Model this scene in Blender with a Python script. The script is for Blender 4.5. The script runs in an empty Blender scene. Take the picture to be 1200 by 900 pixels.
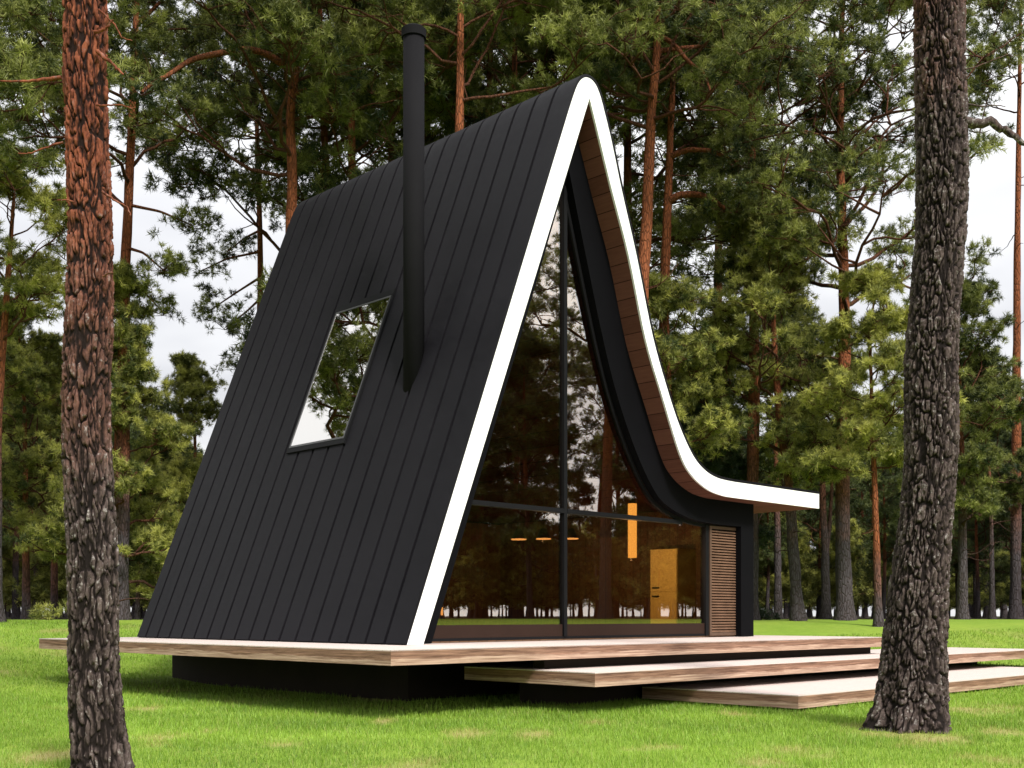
import bpy, bmesh, math
import numpy as np
from mathutils import Vector

scene = bpy.context.scene
C = scene.collection
R = math.radians

# ------------------------------------------------------------------ frame of the place
EYE = 1.19                                   # eye height of the camera above the lawn
FPX = 1335.0                                 # focal length in units of a 1200 wide picture
A = math.atan2(1350, FPX)
U = np.array([math.sin(A), math.cos(A), 0.0])     # along the glazed front of the cabin
V = np.array([-math.cos(A), math.sin(A), 0.0])    # from the front to the back of the cabin
P0 = np.array([-142 / FPX * 12.5, 12.5, 0.0])     # near corner of the deck, on the lawn
DECK = 0.815

def lawn_h(x, y):
    r = np.hypot(x - 3, y - 11)
    t = np.clip((r - 11) / 15.0, 0, 1)
    return 1.08 * t * t * (3 - 2 * t)

def bearing(px, depth):
    return (px - 600) / FPX * depth

def height(py, depth):
    return EYE + (722 - py) / FPX * depth

# ------------------------------------------------------------------ numeric helpers
def hash3(ix, iy, iz, seed=0):
    n = (ix.astype(np.int64) * 374761393 + iy.astype(np.int64) * 668265263 + iz.astype(np.int64) * 2147483647 + seed * 1274126177) & 0xFFFFFFFF
    n = ((n ^ (n >> 13)) * 1274126177) & 0xFFFFFFFF
    n = (n ^ (n >> 16)) & 0xFFFFFFFF
    return n / 4294967295.0

def vnoise(x, y, z, seed=0):
    x, y, z = np.broadcast_arrays(np.asarray(x, float), np.asarray(y, float), np.asarray(z, float))
    ix, iy, iz = np.floor(x).astype(int), np.floor(y).astype(int), np.floor(z).astype(int)
    fx, fy, fz = x - ix, y - iy, z - iz
    fx, fy, fz = fx*fx*(3-2*fx), fy*fy*(3-2*fy), fz*fz*(3-2*fz)
    out = 0
    for dx in (0, 1):
        for dy in (0, 1):
            for dz in (0, 1):
                w = (fx if dx else 1-fx) * (fy if dy else 1-fy) * (fz if dz else 1-fz)
                out = out + w * hash3(ix+dx, iy+dy, iz+dz, seed)
    return out

def fbm(x, y, z, oct=3, seed=0):
    s, a, t = 0, 0.5, 0
    for k in range(oct):
        s = s + a * vnoise(x*2**k, y*2**k, z*2**k, seed+k); t += a; a *= 0.5
    return s / t

def voro_edge(u, v, wrap, seed=0):
    """distance to the border between jittered cells; u wraps round after 'wrap' cells"""
    iu, iv = np.floor(u).astype(int), np.floor(v).astype(int)
    f1 = np.full(u.shape, 9.0); f2 = np.full(u.shape, 9.0); cid = np.zeros(u.shape)
    for du in (-1, 0, 1):
        cu = iu+du; w = np.mod(cu, wrap); vv = v + 5*hash3(w, w*0, w*0+11, seed); iv = np.floor(vv).astype(int)
        for dv in (-1, 0, 1):
            cv = iv+dv
            px = cu + hash3(w, cv, cv*0, seed); py = cv + hash3(w, cv, cv*0+7, seed)
            d = np.hypot(px-u, py-vv)
            near = d < f1
            cid = np.where(near, hash3(w, cv, cv*0+3, seed), cid)
            f2 = np.where(near, f1, np.minimum(f2, d)); f1 = np.where(near, d, f1)
    return f2 - f1, cid

# ------------------------------------------------------------------ object helpers
def np_mesh(name, verts, faces, smooth=False, attrs=None, uv=None):
    """faces: list of (n,k) index arrays"""
    me = bpy.data.meshes.new(name)
    verts = np.asarray(verts, np.float32)
    me.vertices.add(len(verts)); me.vertices.foreach_set('co', verts.ravel())
    faces = [np.asarray(f, np.int32) for f in faces if len(f)]
    nl = sum(f.size for f in faces); nf = sum(len(f) for f in faces)
    me.loops.add(nl); me.loops.foreach_set('vertex_index', np.concatenate([f.ravel() for f in faces]))
    me.polygons.add(nf)
    tot = np.concatenate([np.full(len(f), f.shape[1], np.int32) for f in faces])
    st = np.concatenate([[0], np.cumsum(tot)[:-1]]).astype(np.int32)
    me.polygons.foreach_set('loop_start', st)
    me.polygons.foreach_set('use_smooth', np.full(nf, smooth))
    for k, a in (attrs or {}).items():
        at = me.attributes.new(k, 'FLOAT', 'POINT'); at.data.foreach_set('value', np.asarray(a, np.float32))
    if uv is not None:
        l = me.uv_layers.new(name='UVMap'); li = np.concatenate([f.ravel() for f in faces])
        l.data.foreach_set('uv', np.asarray(uv, np.float32)[li].ravel())
    me.update(calc_edges=True); me.validate()
    return me

def link(name, me, mat=None, parent=None):
    o = bpy.data.objects.new(name, me); C.objects.link(o)
    if mat is not None and me is not None and not me.materials: me.materials.append(mat)
    if parent is not None: o.parent = parent
    return o

def tag(o, label=None, cat=None, group=None, kind=None):
    if label: o['label'] = label
    if cat: o['category'] = cat
    if group: o['group'] = group
    if kind: o['kind'] = kind
    return o

def empty(name, loc=(0, 0, 0), rz=0.0):
    o = bpy.data.objects.new(name, None); C.objects.link(o); o.empty_display_size = 0.3
    o.location = loc; o.rotation_euler = (0, 0, rz)
    return o

def bm_mesh(name, bm, smooth=False, bevel=0):
    if bevel:
        bmesh.ops.bevel(bm, geom=[e for e in bm.edges if len(e.link_faces) == 2 and e.calc_face_angle(0) > 0.6], offset=bevel, segments=2, affect='EDGES', profile=0.6)
    bmesh.ops.recalc_face_normals(bm, faces=bm.faces)
    me = bpy.data.meshes.new(name); bm.to_mesh(me); bm.free()
    if smooth: me.polygons.foreach_set('use_smooth', [True]*len(me.polygons))
    return me

def box(bm, x0, x1, y0, y1, z0, z1):
    r = bmesh.ops.create_cube(bm, size=1)
    for v in r['verts']:
        v.co = Vector(((x0+x1)/2 + v.co.x*(x1-x0), (y0+y1)/2 + v.co.y*(y1-y0), (z0+z1)/2 + v.co.z*(z1-z0)))
    return r['verts']

def cyl(bm, c0, c1, r0, r1, n=24):
    c0, c1 = Vector(c0), Vector(c1); d = c1 - c0
    q = Vector((0, 0, 1)).rotation_difference(d)
    r = bmesh.ops.create_cone(bm, cap_ends=True, segments=n, radius1=r0, radius2=r1, depth=d.length)
    for v in r['verts']: v.co = q @ v.co + (c0+c1)/2
    return r['verts']

def boxes(name, bl, mat, parent, bevel=0):
    bm = bmesh.new()
    for b in bl: box(bm, *b)
    return link(name, bm_mesh(name, bm, bevel=bevel), mat, parent)

def prism(name, poly, v0, v1, mat, parent):
    """poly in (u,z), pushed along v from v0 to v1"""
    bm = bmesh.new()
    vs = [bm.verts.new((p[0], v0, p[1])) for p in poly]
    f = bm.faces.new(vs)
    r = bmesh.ops.extrude_face_region(bm, geom=[f])
    for e in r['geom']:
        if isinstance(e, bmesh.types.BMVert): e.co.y = v1
    bmesh.ops.triangulate(bm, faces=[q for q in bm.faces if len(q.verts) > 4])
    return link(name, bm_mesh(name, bm), mat, parent)

# ------------------------------------------------------------------ materials
class NT:
    def __init__(s, name):
        s.m = bpy.data.materials.new(name); s.m.use_nodes = True
        s.t = s.m.node_tree; s.t.nodes.clear(); s.out = s.n('ShaderNodeOutputMaterial')
    def n(s, typ, **kw):
        nd = s.t.nodes.new(typ)
        for k, v in kw.items():
            if hasattr(nd, k): setattr(nd, k, v)
            else: nd.inputs[k].default_value = v
        return nd
    def l(s, a, b): s.t.links.new(a, b)
    def coord(s, what='Object', scale=(1, 1, 1)):
        tc = s.n('ShaderNodeTexCoord'); mp = s.n('ShaderNodeMapping'); mp.inputs['Scale'].default_value = scale
        s.l(tc.outputs[what], mp.inputs[0]); return mp.outputs[0]
    def noise(s, vec, scale, detail=4, rough=0.55, dist=0):
        nd = s.n('ShaderNodeTexNoise'); nd.inputs['Scale'].default_value = scale; nd.inputs['Detail'].default_value = detail
        nd.inputs['Roughness'].default_value = rough; nd.inputs['Distortion'].default_value = dist
        s.l(vec, nd.inputs['Vector']); return nd.outputs['Fac']
    def ramp(s, fac, stops):
        nd = s.n('ShaderNodeValToRGB'); cr = nd.color_ramp
        while len(cr.elements) < len(stops): cr.elements.new(0.5)
        for e, (p, c) in zip(cr.elements, stops):
            e.position = p; e.color = (*c, 1) if len(c) == 3 else c
        s.l(fac, nd.inputs[0]); return nd.outputs[0]
    def math(s, op, a, b=None, clamp=False):
        nd = s.n('ShaderNodeMath', operation=op); nd.use_clamp = clamp
        for i, x in enumerate((a, b)):
            if x is None: continue
            if isinstance(x, (int, float)): nd.inputs[i].default_value = x
            else: s.l(x, nd.inputs[i])
        return nd.outputs[0]
    def mix(s, fac, a, b, blend='MIX'):
        nd = s.n('ShaderNodeMix', data_type='RGBA', blend_type=blend)
        for i, x in ((0, fac), (6, a), (7, b)):
            if isinstance(x, (int, float)): nd.inputs[i].default_value = x
            elif isinstance(x, tuple): nd.inputs[i].default_value = (*x, 1)
            else: s.l(x, nd.inputs[i])
        return nd.outputs[2]
    def bump(s, h, strength=0.3, dist=0.01):
        nd = s.n('ShaderNodeBump'); nd.inputs['Strength'].default_value = strength; nd.inputs['Distance'].default_value = dist
        s.l(h, nd.inputs['Height']); return nd.outputs[0]
    def attr(s, name):
        nd = s.n('ShaderNodeAttribute'); nd.attribute_name = name; return nd.outputs['Fac']
    def principled(s, col, rough=0.6, spec=0.5, metal=0.0, normal=None):
        p = s.n('ShaderNodeBsdfPrincipled')
        for k, x in (('Base Color', col), ('Roughness', rough)):
            if isinstance(x, (int, float)): p.inputs[k].default_value = x
            elif isinstance(x, tuple): p.inputs[k].default_value = (*x, 1)
            else: s.l(x, p.inputs[k])
        p.inputs['Specular IOR Level'].default_value = spec; p.inputs['Metallic'].default_value = metal
        if normal is not None: s.l(normal, p.inputs['Normal'])
        s.l(p.outputs[0], s.out.inputs[0]); return p

def simple(name, col, rough=0.6, spec=0.5, metal=0.0, var=0.15, scale=6):
    t = NT(name); v = t.coord()
    n = t.noise(v, scale, 5)
    c = t.mix(n, tuple(x*(1-var) for x in col), tuple(min(1, x*(1+var)) for x in col))
    t.principled(c, rough, spec, metal, t.bump(t.noise(v, scale*14, 3), 0.08, 0.004)); return t.m

def emissive(name, col, strength):
    t = NT(name); e = t.n('ShaderNodeEmission'); e.inputs[0].default_value = (*col, 1); e.inputs[1].default_value = strength
    t.l(e.outputs[0], t.out.inputs[0]); return t.m

def mat_roof():
    t = NT('charcoal_metal'); v = t.coord()
    n1 = t.noise(v, 0.9, 4, 0.6); n2 = t.noise(v, 7, 5, 0.6)
    nn = t.math('ADD', t.math('MULTIPLY', n1, 0.6), t.math('MULTIPLY', n2, 0.4))
    c = t.ramp(nn, [(0.3, (0.0052, 0.0049, 0.0064)), (0.7, (0.0105, 0.0099, 0.0124))])
    rg = t.ramp(nn, [(0.3, (0.42,)*3), (0.7, (0.62,)*3)])
    b = t.bump(t.noise(v, 1.6, 3), 0.12, 0.03)
    t.principled(c, rg, 0.10, 0.0, b); return t.m

def mat_planks(name, dark, light, along='V', gap=True, rough=0.55, w=0.16, spec=0.3):
    """boards: uv.x is across the boards (metres), uv.y along them"""
    t = NT(name); tc = t.n('ShaderNodeTexCoord'); uv = tc.outputs['UV']
    sp = t.n('ShaderNodeSeparateXYZ'); t.l(uv, sp.inputs[0])
    k = t.math('DIVIDE', sp.outputs[0], w); fl = t.math('FLOOR', k); fr = t.math('FRACT', k)
    wn = t.n('ShaderNodeTexWhiteNoise', noise_dimensions='1D'); t.l(fl, wn.inputs['W'])
    cb = t.n('ShaderNodeCombineXYZ'); t.l(t.math('MULTIPLY', sp.outputs[0], 22.0), cb.inputs[0])
    t.l(t.math('ADD', t.math('MULTIPLY', sp.outputs[1], 1.6), t.math('MULTIPLY', wn.outputs[0], 37.0)), cb.inputs[1]); t.l(t.math('MULTIPLY', fl, 3.1), cb.inputs[2])
    g = t.noise(cb.outputs[0], 1.5, 6, 0.6, 0.6)
    c = t.mix(g, dark, light)
    c = t.mix(0.35, c, t.mix(wn.outputs[0], dark, light))
    if gap:
        e = t.math('MINIMUM', fr, t.math('SUBTRACT', 1.0, fr)); m = t.math('LESS_THAN', e, 0.006/w)
        c = t.mix(m, c, tuple(x*0.45 for x in dark))
    t.principled(c, rough, spec, 0, t.bump(g, 0.25, 0.004)); return t.m

def mat_edge_wood():
    """thick board edge: long streaks, darker heartwood above a pale wavy sapwood band"""
    t = NT('deck_edge_wood'); tc = t.n('ShaderNodeTexCoord'); uv = tc.outputs['UV']
    mp = t.n('ShaderNodeMapping'); mp.inputs['Scale'].default_value = (1.5, 45, 1); t.l(uv, mp.inputs[0])
    g = t.ramp(t.noise(mp.outputs[0], 1.0, 8, 0.68, 0.5), [(0.32, (0, 0, 0)), (0.68, (1, 1, 1))])
    mp2 = t.n('ShaderNodeMapping'); mp2.inputs['Scale'].default_value = (0.9, 5, 1); t.l(uv, mp2.inputs[0])
    wv = t.noise(mp2.outputs[0], 1.0, 4, 0.6)
    sp = t.n('ShaderNodeSeparateXYZ'); t.l(uv, sp.inputs[0])
    h = t.math('ADD', sp.outputs[1], t.math('MULTIPLY', t.math('SUBTRACT', wv, 0.5), 0.16))
    band = t.ramp(t.math('DIVIDE', h, 0.171), [(0.36, (0, 0, 0)), (0.46, (1, 1, 1))])
    darkw = t.mix(g, (0.06, 0.028, 0.018), (0.32, 0.180, 0.122))
    palew = t.mix(g, (0.18, 0.10, 0.068), (0.50, 0.35, 0.265))
    c = t.mix(band, palew, darkw)
    t.principled(c, 0.7, 0.25, 0, t.bump(g, 0.5, 0.006)); return t.m

def mat_deck_top():
    t = NT('pale_deck_boards'); v = t.coord()
    sp = t.n('ShaderNodeSeparateXYZ'); t.l(v, sp.inputs[0])
    k = t.math('DIVIDE', sp.outputs[1], 0.145); fl = t.math('FLOOR', k); fr = t.math('FRACT', k)
    wn = t.n('ShaderNodeTexWhiteNoise', noise_dimensions='1D'); t.l(fl, wn.inputs['W'])
    mp = t.n('ShaderNodeMapping'); mp.inputs['Scale'].default_value = (1.2, 30, 1); t.l(v, mp.inputs[0])
    g = t.noise(mp.outputs[0], 1.0, 6, 0.6, 0.4)
    c = t.mix(g, (0.48, 0.40, 0.37), (0.60, 0.52, 0.49))
    c = t.mix(t.math('MULTIPLY', wn.outputs[0], 0.4), c, (0.54, 0.445, 0.41))
    m = t.math('LESS_THAN', fr, 0.03); c = t.mix(m, c, (0.12, 0.08, 0.06))
    t.principled(c, 0.65, 0.3, 0, t.bump(g, 0.2, 0.003)); return t.m

def mat_glass(name, refl, tint):
    t = NT(name)
    tr = t.n('ShaderNodeBsdfTransparent'); tr.inputs[0].default_value = (*tint, 1)
    gl = t.n('ShaderNodeBsdfGlossy'); gl.inputs['Roughness'].default_value = 0.0; gl.inputs[0].default_value = (0.98, 0.96, 0.93, 1)
    lw = t.n('ShaderNodeLayerWeight'); lw.inputs[0].default_value = 0.5
    f = t.math('ADD', t.math('MULTIPLY', t.math('POWER', lw.outputs['Facing'], 4.0), 0.6), refl, True)
    ms = t.n('ShaderNodeMixShader'); t.l(f, ms.inputs[0]); t.l(tr.outputs[0], ms.inputs[1]); t.l(gl.outputs[0], ms.inputs[2])
    t.l(ms.outputs[0], t.out.inputs[0]); return t.m

def mat_bark(name, z_lo, z_hi, fine=False):
    t = NT(name); v = t.coord()
    sp = t.n('ShaderNodeSeparateXYZ'); t.l(v, sp.inputs[0])
    mp = t.n('ShaderNodeMapping'); mp.inputs['Scale'].default_value = (1, 1, 0.28); t.l(v, mp.inputs[0])
    big = t.noise(v, 0.9, 3); n = t.noise(mp.outputs[0], 38 if fine else 26, 6, 0.65)
    zz = t.math('ADD', sp.outputs[2], t.math('MULTIPLY', t.math('SUBTRACT', big, 0.5), (z_hi-z_lo)*1.2))
    zz = t.math('ADD', zz, t.math('MULTIPLY', t.math('SUBTRACT', n, 0.5), (z_hi-z_lo)*0.5))
    up = t.n('ShaderNodeMapRange'); up.inputs[1].default_value = z_lo; up.inputs[2].default_value = z_hi; t.l(zz, up.inputs[0])
    if fine:
        rd = t.attr('ridge')
        nb = t.noise(mp.outputs[0], 9, 5, 0.7); nf = t.ramp(t.math('ADD', t.math('MULTIPLY', n, 0.55), t.math('MULTIPLY', nb, 0.45)), [(0.36, (0, 0, 0)), (0.66, (1, 1, 1))])
        grey = t.mix(nf, (0.013, 0.008, 0.007), (0.115, 0.086, 0.079)); orange = t.mix(nf, (0.050, 0.013, 0.008), (0.27, 0.085, 0.042))
        c = t.mix(up.outputs[0], grey, orange)
        fk = t.math('MULTIPLY', t.ramp(t.noise(v, 23, 5, 0.75), [(0.53, (0, 0, 0)), (0.66, (1, 1, 1))]), t.math('MULTIPLY', t.ramp(rd, [(0.45, (0, 0, 0)), (0.75, (1, 1, 1))]), t.math('SUBTRACT', 0.75, t.math('MULTIPLY', up.outputs[0], 0.6))))
        c = t.mix(fk, c, (0.36, 0.33, 0.32))
        c = t.mix(t.ramp(rd, [(0.12, (0.96,)*3), (0.55, (0, 0, 0))]), c, (0.006, 0.004, 0.0035))
        t.principled(c, 0.85, 0.12, 0, t.bump(n, 0.7, 0.012))
    else:
        vo = t.n('ShaderNodeTexVoronoi', feature='DISTANCE_TO_EDGE'); vo.inputs['Scale'].default_value = 15; t.l(mp.outputs[0], vo.inputs['Vector'])
        e = t.ramp(vo.outputs[0], [(0.0, (0, 0, 0)), (0.16, (1, 1, 1))])
        grey = t.mix(n, (0.030, 0.025, 0.027), (0.115, 0.10, 0.11)); orange = t.mix(n, (0.10, 0.028, 0.012), (0.38, 0.13, 0.055))
        c = t.mix(up.outputs[0], grey, orange)
        c = t.mix(t.math('MULTIPLY', t.math('SUBTRACT', 1.0, e), 0.55), c, (0.03, 0.018, 0.012))
        c = t.mix(t.attr('twig'), c, t.mix(n, (0.022, 0.013, 0.010), (0.105, 0.05, 0.032)))
        t.principled(c, 0.85, 0.12, 0, t.bump(t.math('ADD', e, t.math('MULTIPLY', n, 0.6)), 0.8, 0.03))
    return t.m

def mat_needles(name, dark, light):
    t = NT(name); a = t.attr('tint')
    oi = t.n('ShaderNodeObjectInfo')
    f = t.math('ADD', a, t.math('MULTIPLY', t.math('SUBTRACT', oi.outputs['Random'], 0.5), 0.3), True)
    c = t.mix(f, dark, light)
    d = t.n('ShaderNodeBsdfPrincipled'); t.l(c, d.inputs['Base Color']); d.inputs['Roughness'].default_value = 0.55; d.inputs['Specular IOR Level'].default_value = 0.35
    tr = t.n('ShaderNodeBsdfTranslucent'); t.l(c, tr.inputs[0])
    ms = t.n('ShaderNodeMixShader'); ms.inputs[0].default_value = 0.3; t.l(d.outputs[0], ms.inputs[1]); t.l(tr.outputs[0], ms.inputs[2])
    t.l(ms.outputs[0], t.out.inputs[0]); return t.m

def mat_grass():
    t = NT('grass_blades'); a = t.attr('tint'); dr = t.attr('dry')
    c = t.mix(a, (0.10, 0.19, 0.018), (0.33, 0.50, 0.06))
    c = t.mix(dr, c, (0.40, 0.33, 0.13))
    d = t.n('ShaderNodeBsdfPrincipled'); t.l(c, d.inputs['Base Color']); d.inputs['Roughness'].default_value = 0.5; d.inputs['Specular IOR Level'].default_value = 0.3
    tr = t.n('ShaderNodeBsdfTranslucent'); t.l(c, tr.inputs[0])
    ms = t.n('ShaderNodeMixShader'); ms.inputs[0].default_value = 0.35; t.l(d.outputs[0], ms.inputs[1]); t.l(tr.outputs[0], ms.inputs[2])
    t.l(ms.outputs[0], t.out.inputs[0]); return t.m

def mat_ground():
    t = NT('lawn_ground'); v = t.coord()
    n1 = t.noise(v, 60, 5, 0.7); n2 = t.noise(v, 0.35, 5, 0.6); n3 = t.noise(v, 5, 5, 0.6)
    g = t.mix(n1, (0.07, 0.135, 0.014), (0.295, 0.44, 0.052))
    g = t.mix(t.ramp(n2, [(0.4, (0, 0, 0)), (0.7, (0.45,)*3)]), g, (0.31, 0.37, 0.06))
    g = t.mix(t.ramp(n3, [(0.35, (0.3,)*3), (0.6, (0, 0, 0))]), g, (0.10, 0.18, 0.02))
    g = t.mix(t.attr('dry'), g, t.mix(n1, (0.20, 0.155, 0.065), (0.42, 0.34, 0.17)))
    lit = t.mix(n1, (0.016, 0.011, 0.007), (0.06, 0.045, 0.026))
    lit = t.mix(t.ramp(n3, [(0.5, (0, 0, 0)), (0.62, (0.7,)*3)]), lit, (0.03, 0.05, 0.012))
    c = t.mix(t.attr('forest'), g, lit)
    t.principled(c, 0.85, 0.15, 0, t.bump(n1, 0.5, 0.03)); return t.m

M = dict(
    roof=mat_roof(), black=simple('black_cladding', (0.0030, 0.0030, 0.0040), 0.7, 0.06, 0, 0.2, 3),
    frame=simple('dark_aluminium', (0.007, 0.007, 0.008), 0.55, 0.1, 0, 0.1), white=simple('white_fascia_paint', (0.80, 0.80, 0.79), 0.5, 0.4, 0, 0.02, 2),
    soffit=mat_planks('soffit_boards', (0.075, 0.031, 0.023), (0.20, 0.087, 0.064), w=0.27, rough=0.9, spec=0.02), floor=mat_planks('interior_floor', (0.10, 0.055, 0.03), (0.2, 0.11, 0.06), w=0.18),
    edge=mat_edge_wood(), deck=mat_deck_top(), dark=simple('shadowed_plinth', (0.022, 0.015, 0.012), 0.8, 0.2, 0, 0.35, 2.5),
    slat=simple('shutter_slats', (0.135, 0.074, 0.045), 0.6, 0.3, 0, 0.5, 5), slatframe=simple('shutter_frame', (0.085, 0.05, 0.033), 0.6, 0.3, 0, 0.3, 5),
    flue=simple('flue_paint', (0.0085, 0.0083, 0.0095), 0.85, 0.06, 0, 0.15, 2), glass_band=simple('brown_glass_band', (0.024, 0.0125, 0.009), 0.6, 0.12, 0, 0.15, 3),
    glass=mat_glass('bronze_window_glass', 0.20, (0.84, 0.70, 0.55)), skyglass=mat_glass('skylight_glass', 0.62, (0.2, 0.2, 0.2)),
    steel=simple('skylight_trim', (0.10, 0.10, 0.105), 0.35, 0.5, 0.6, 0.05), metal=simple('lamp_metal', (0.03, 0.025, 0.02), 0.4, 0.5, 0.5),
    cab=simple('ochre_cabinet', (0.84, 0.68, 0.22), 0.45, 0.4, 0, 0.08, 2), glow=emissive('lamp_glow', (1.0, 0.55, 0.2), 1.4), glowsoft=emissive('lampshade_glow', (1.0, 0.55, 0.13), 1.5),
    bark_a=mat_bark('fissured_bark_red', 2.0, 4.6, True), bark_b=mat_bark('fissured_bark_grey', 6.3, 9.6, True),
    bark=mat_bark('pine_bark', 2.5, 6.5), bark_red=mat_bark('young_pine_bark', 0.3, 2.5),
    needle=mat_needles('pine_needles', (0.020, 0.036, 0.010), (0.31, 0.335, 0.078)), needle_y=mat_needles('young_pine_needles', (0.036, 0.058, 0.013), (0.50, 0.50, 0.115)),
    needle_f=mat_needles('forest_needles', (0.020, 0.036, 0.011), (0.14, 0.17, 0.042)), needle_s=mat_needles('spruce_needles', (0.020, 0.036, 0.018), (0.075, 0.105, 0.045)),
    grass=mat_grass(), ground=mat_ground(),
)

# ------------------------------------------------------------------ sky, sun, camera
SUN_AZ = np.array([0.45, -0.89]); SUN_AZ = SUN_AZ / np.linalg.norm(SUN_AZ)
SUN_EL = R(45)
sun_dir = Vector((SUN_AZ[0]*math.cos(SUN_EL), SUN_AZ[1]*math.cos(SUN_EL), math.sin(SUN_EL)))
w = bpy.data.worlds.new('World'); scene.world = w; w.use_nodes = True
nt = w.node_tree; nt.nodes.clear()
def wn(typ, **kw):
    nd = nt.nodes.new(typ)
    for k, x in kw.items(): setattr(nd, k, x)
    return nd
def wmath(op, a, b=None, clamp=False):
    nd = wn('ShaderNodeMath', operation=op); nd.use_clamp = clamp
    for i, x in enumerate((a, b)):
        if x is None: continue
        if isinstance(x, (int, float)): nd.inputs[i].default_value = x
        else: nt.links.new(x, nd.inputs[i])
    return nd.outputs[0]
tc = wn('ShaderNodeTexCoord'); sep = wn('ShaderNodeSeparateXYZ'); nt.links.new(tc.outputs['Generated'], sep.inputs[0])
up = wmath('MAXIMUM', sep.outputs[2], 0.0)
sky = wn('ShaderNodeTexSky', sky_type='NISHITA'); sky.sun_disc = False; sky.sun_elevation = SUN_EL
sky.sun_rotation = math.atan2(SUN_AZ[0], SUN_AZ[1]); sky.air_density = 1.5; sky.dust_density = 4
# cloud deck: flattened noise on the view direction
cb = wn('ShaderNodeCombineXYZ'); dn = wmath('ADD', up, 0.22)
nt.links.new(wmath('DIVIDE', sep.outputs[0], dn), cb.inputs[0]); nt.links.new(wmath('DIVIDE', sep.outputs[1], dn), cb.inputs[1])
no = wn('ShaderNodeTexNoise'); no.inputs['Scale'].default_value = 0.9; no.inputs['Detail'].default_value = 5; no.inputs['Roughness'].default_value = 0.5
nt.links.new(cb.outputs[0], no.inputs['Vector'])
rp = wn('ShaderNodeValToRGB'); rp.color_ramp.elements[0].position = 0.40; rp.color_ramp.elements[0].color = (0.66, 0.665, 0.70, 1)
rp.color_ramp.elements[1].position = 0.60; rp.color_ramp.elements[1].color = (1.0, 1.0, 1.0, 1)
nt.links.new(no.outputs[0], rp.inputs[0])
# brightness of an overcast sky grows towards the zenith; the glow lobe, off the sun, is added to brighten window reflections
bri = wmath('ADD', wmath('MULTIPLY', up, 6.5), 8.7)
dot = wn('ShaderNodeVectorMath', operation='DOT_PRODUCT'); nt.links.new(tc.outputs['Generated'], dot.inputs[0])
gd = Vector((0.90, -0.25, 0.40)).normalized(); dot.inputs[1].default_value = gd
glow = wmath('POWER', wmath('MAXIMUM', dot.outputs['Value'], 0.0), 3.0)
bri = wmath('ADD', bri, wmath('MULTIPLY', glow, 16.0))
vs = wn('ShaderNodeVectorMath', operation='SCALE'); nt.links.new(rp.outputs[0], vs.inputs[0]); nt.links.new(bri, vs.inputs['Scale'])
mx = wn('ShaderNodeMix', data_type='RGBA'); mx.inputs[0].default_value = 0.93
nt.links.new(sky.outputs[0], mx.inputs[6]); nt.links.new(vs.outputs[0], mx.inputs[7])
bg = wn('ShaderNodeBackground'); bg.inputs[1].default_value = 0.1; nt.links.new(mx.outputs[2], bg.inputs[0])
wo = wn('ShaderNodeOutputWorld'); nt.links.new(bg.outputs[0], wo.inputs[0])
ld = bpy.data.lights.new('sun', 'SUN'); ld.energy = 4.2; ld.angle = R(10); ld.color = (1.0, 0.95, 0.87)
lo = bpy.data.objects.new('sun', ld); C.objects.link(lo); lo.rotation_euler = sun_dir.to_track_quat('Z', 'Y').to_euler(); lo.location = (10, -20, 30)

cam = bpy.data.cameras.new('camera'); co = bpy.data.objects.new('camera', cam); C.objects.link(co)
co.location = (0, 0, EYE); co.rotation_euler = (R(90), 0, 0)
cam.lens = 36 * FPX / 1200; cam.sensor_width = 36; cam.shift_y = 272 / 1200; cam.clip_start = 0.05; cam.clip_end = 3000
scene.camera = co
vsn = scene.view_settings; vsn.view_transform = 'Standard'; vsn.look = 'None'; vsn.exposure = 0.33; vsn.gamma = 1.0; vsn.use_curve_mapping = False
scene.cycles.max_bounces = 6; scene.cycles.diffuse_bounces = 3; scene.cycles.glossy_bounces = 4; scene.cycles.transparent_max_bounces = 12
scene.cycles.sample_clamp_indirect = 4.0; scene.cycles.caustics_reflective = False; scene.cycles.caustics_refractive = False

# ------------------------------------------------------------------ ground
rng = np.random.default_rng(7)
DRY = [(540, 862, 34, 9), (470, 898, 70, 9), (625, 862, 26, 6), (700, 848, 20, 4), (190, 866, 34, 7), (60, 886, 50, 10), (245, 858, 16, 4), (1062, 862, 62, 12), (860, 838, 22, 4),
       (930, 880, 40, 7), (1165, 892, 40, 9), (1140, 834, 40, 5), (450, 847, 16, 4), (770, 878, 40, 5), (165, 832, 22, 4), (330, 875, 30, 5), (885, 893, 30, 8), (1170, 858, 25, 5)]
def dry_mask(x, y):
    m = np.zeros_like(x)
    n = fbm(x*3.1, y*2.2, 0*x, 3, 11); n2 = fbm(x*14, y*14, 0*x, 2, 31)
    for px, py, rx, ry in DRY:
        d = EYE*FPX/(py-722); X = bearing(px, d); sx = rx/FPX*d; sy = ry*d*d/(EYE*FPX)
        m = np.maximum(m, 1.25 - np.hypot((x-X)/sx, (y-d)/sy) + (n-0.5)*1.6)
    g = fbm(x*0.55+40, y*0.55, 0*x, 3, 5)
    m = np.maximum(m, (g-0.66)*5)
    return np.clip((m - 0.12 + (n2-0.5)*0.9)*0.68, 0, 0.75)

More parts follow.
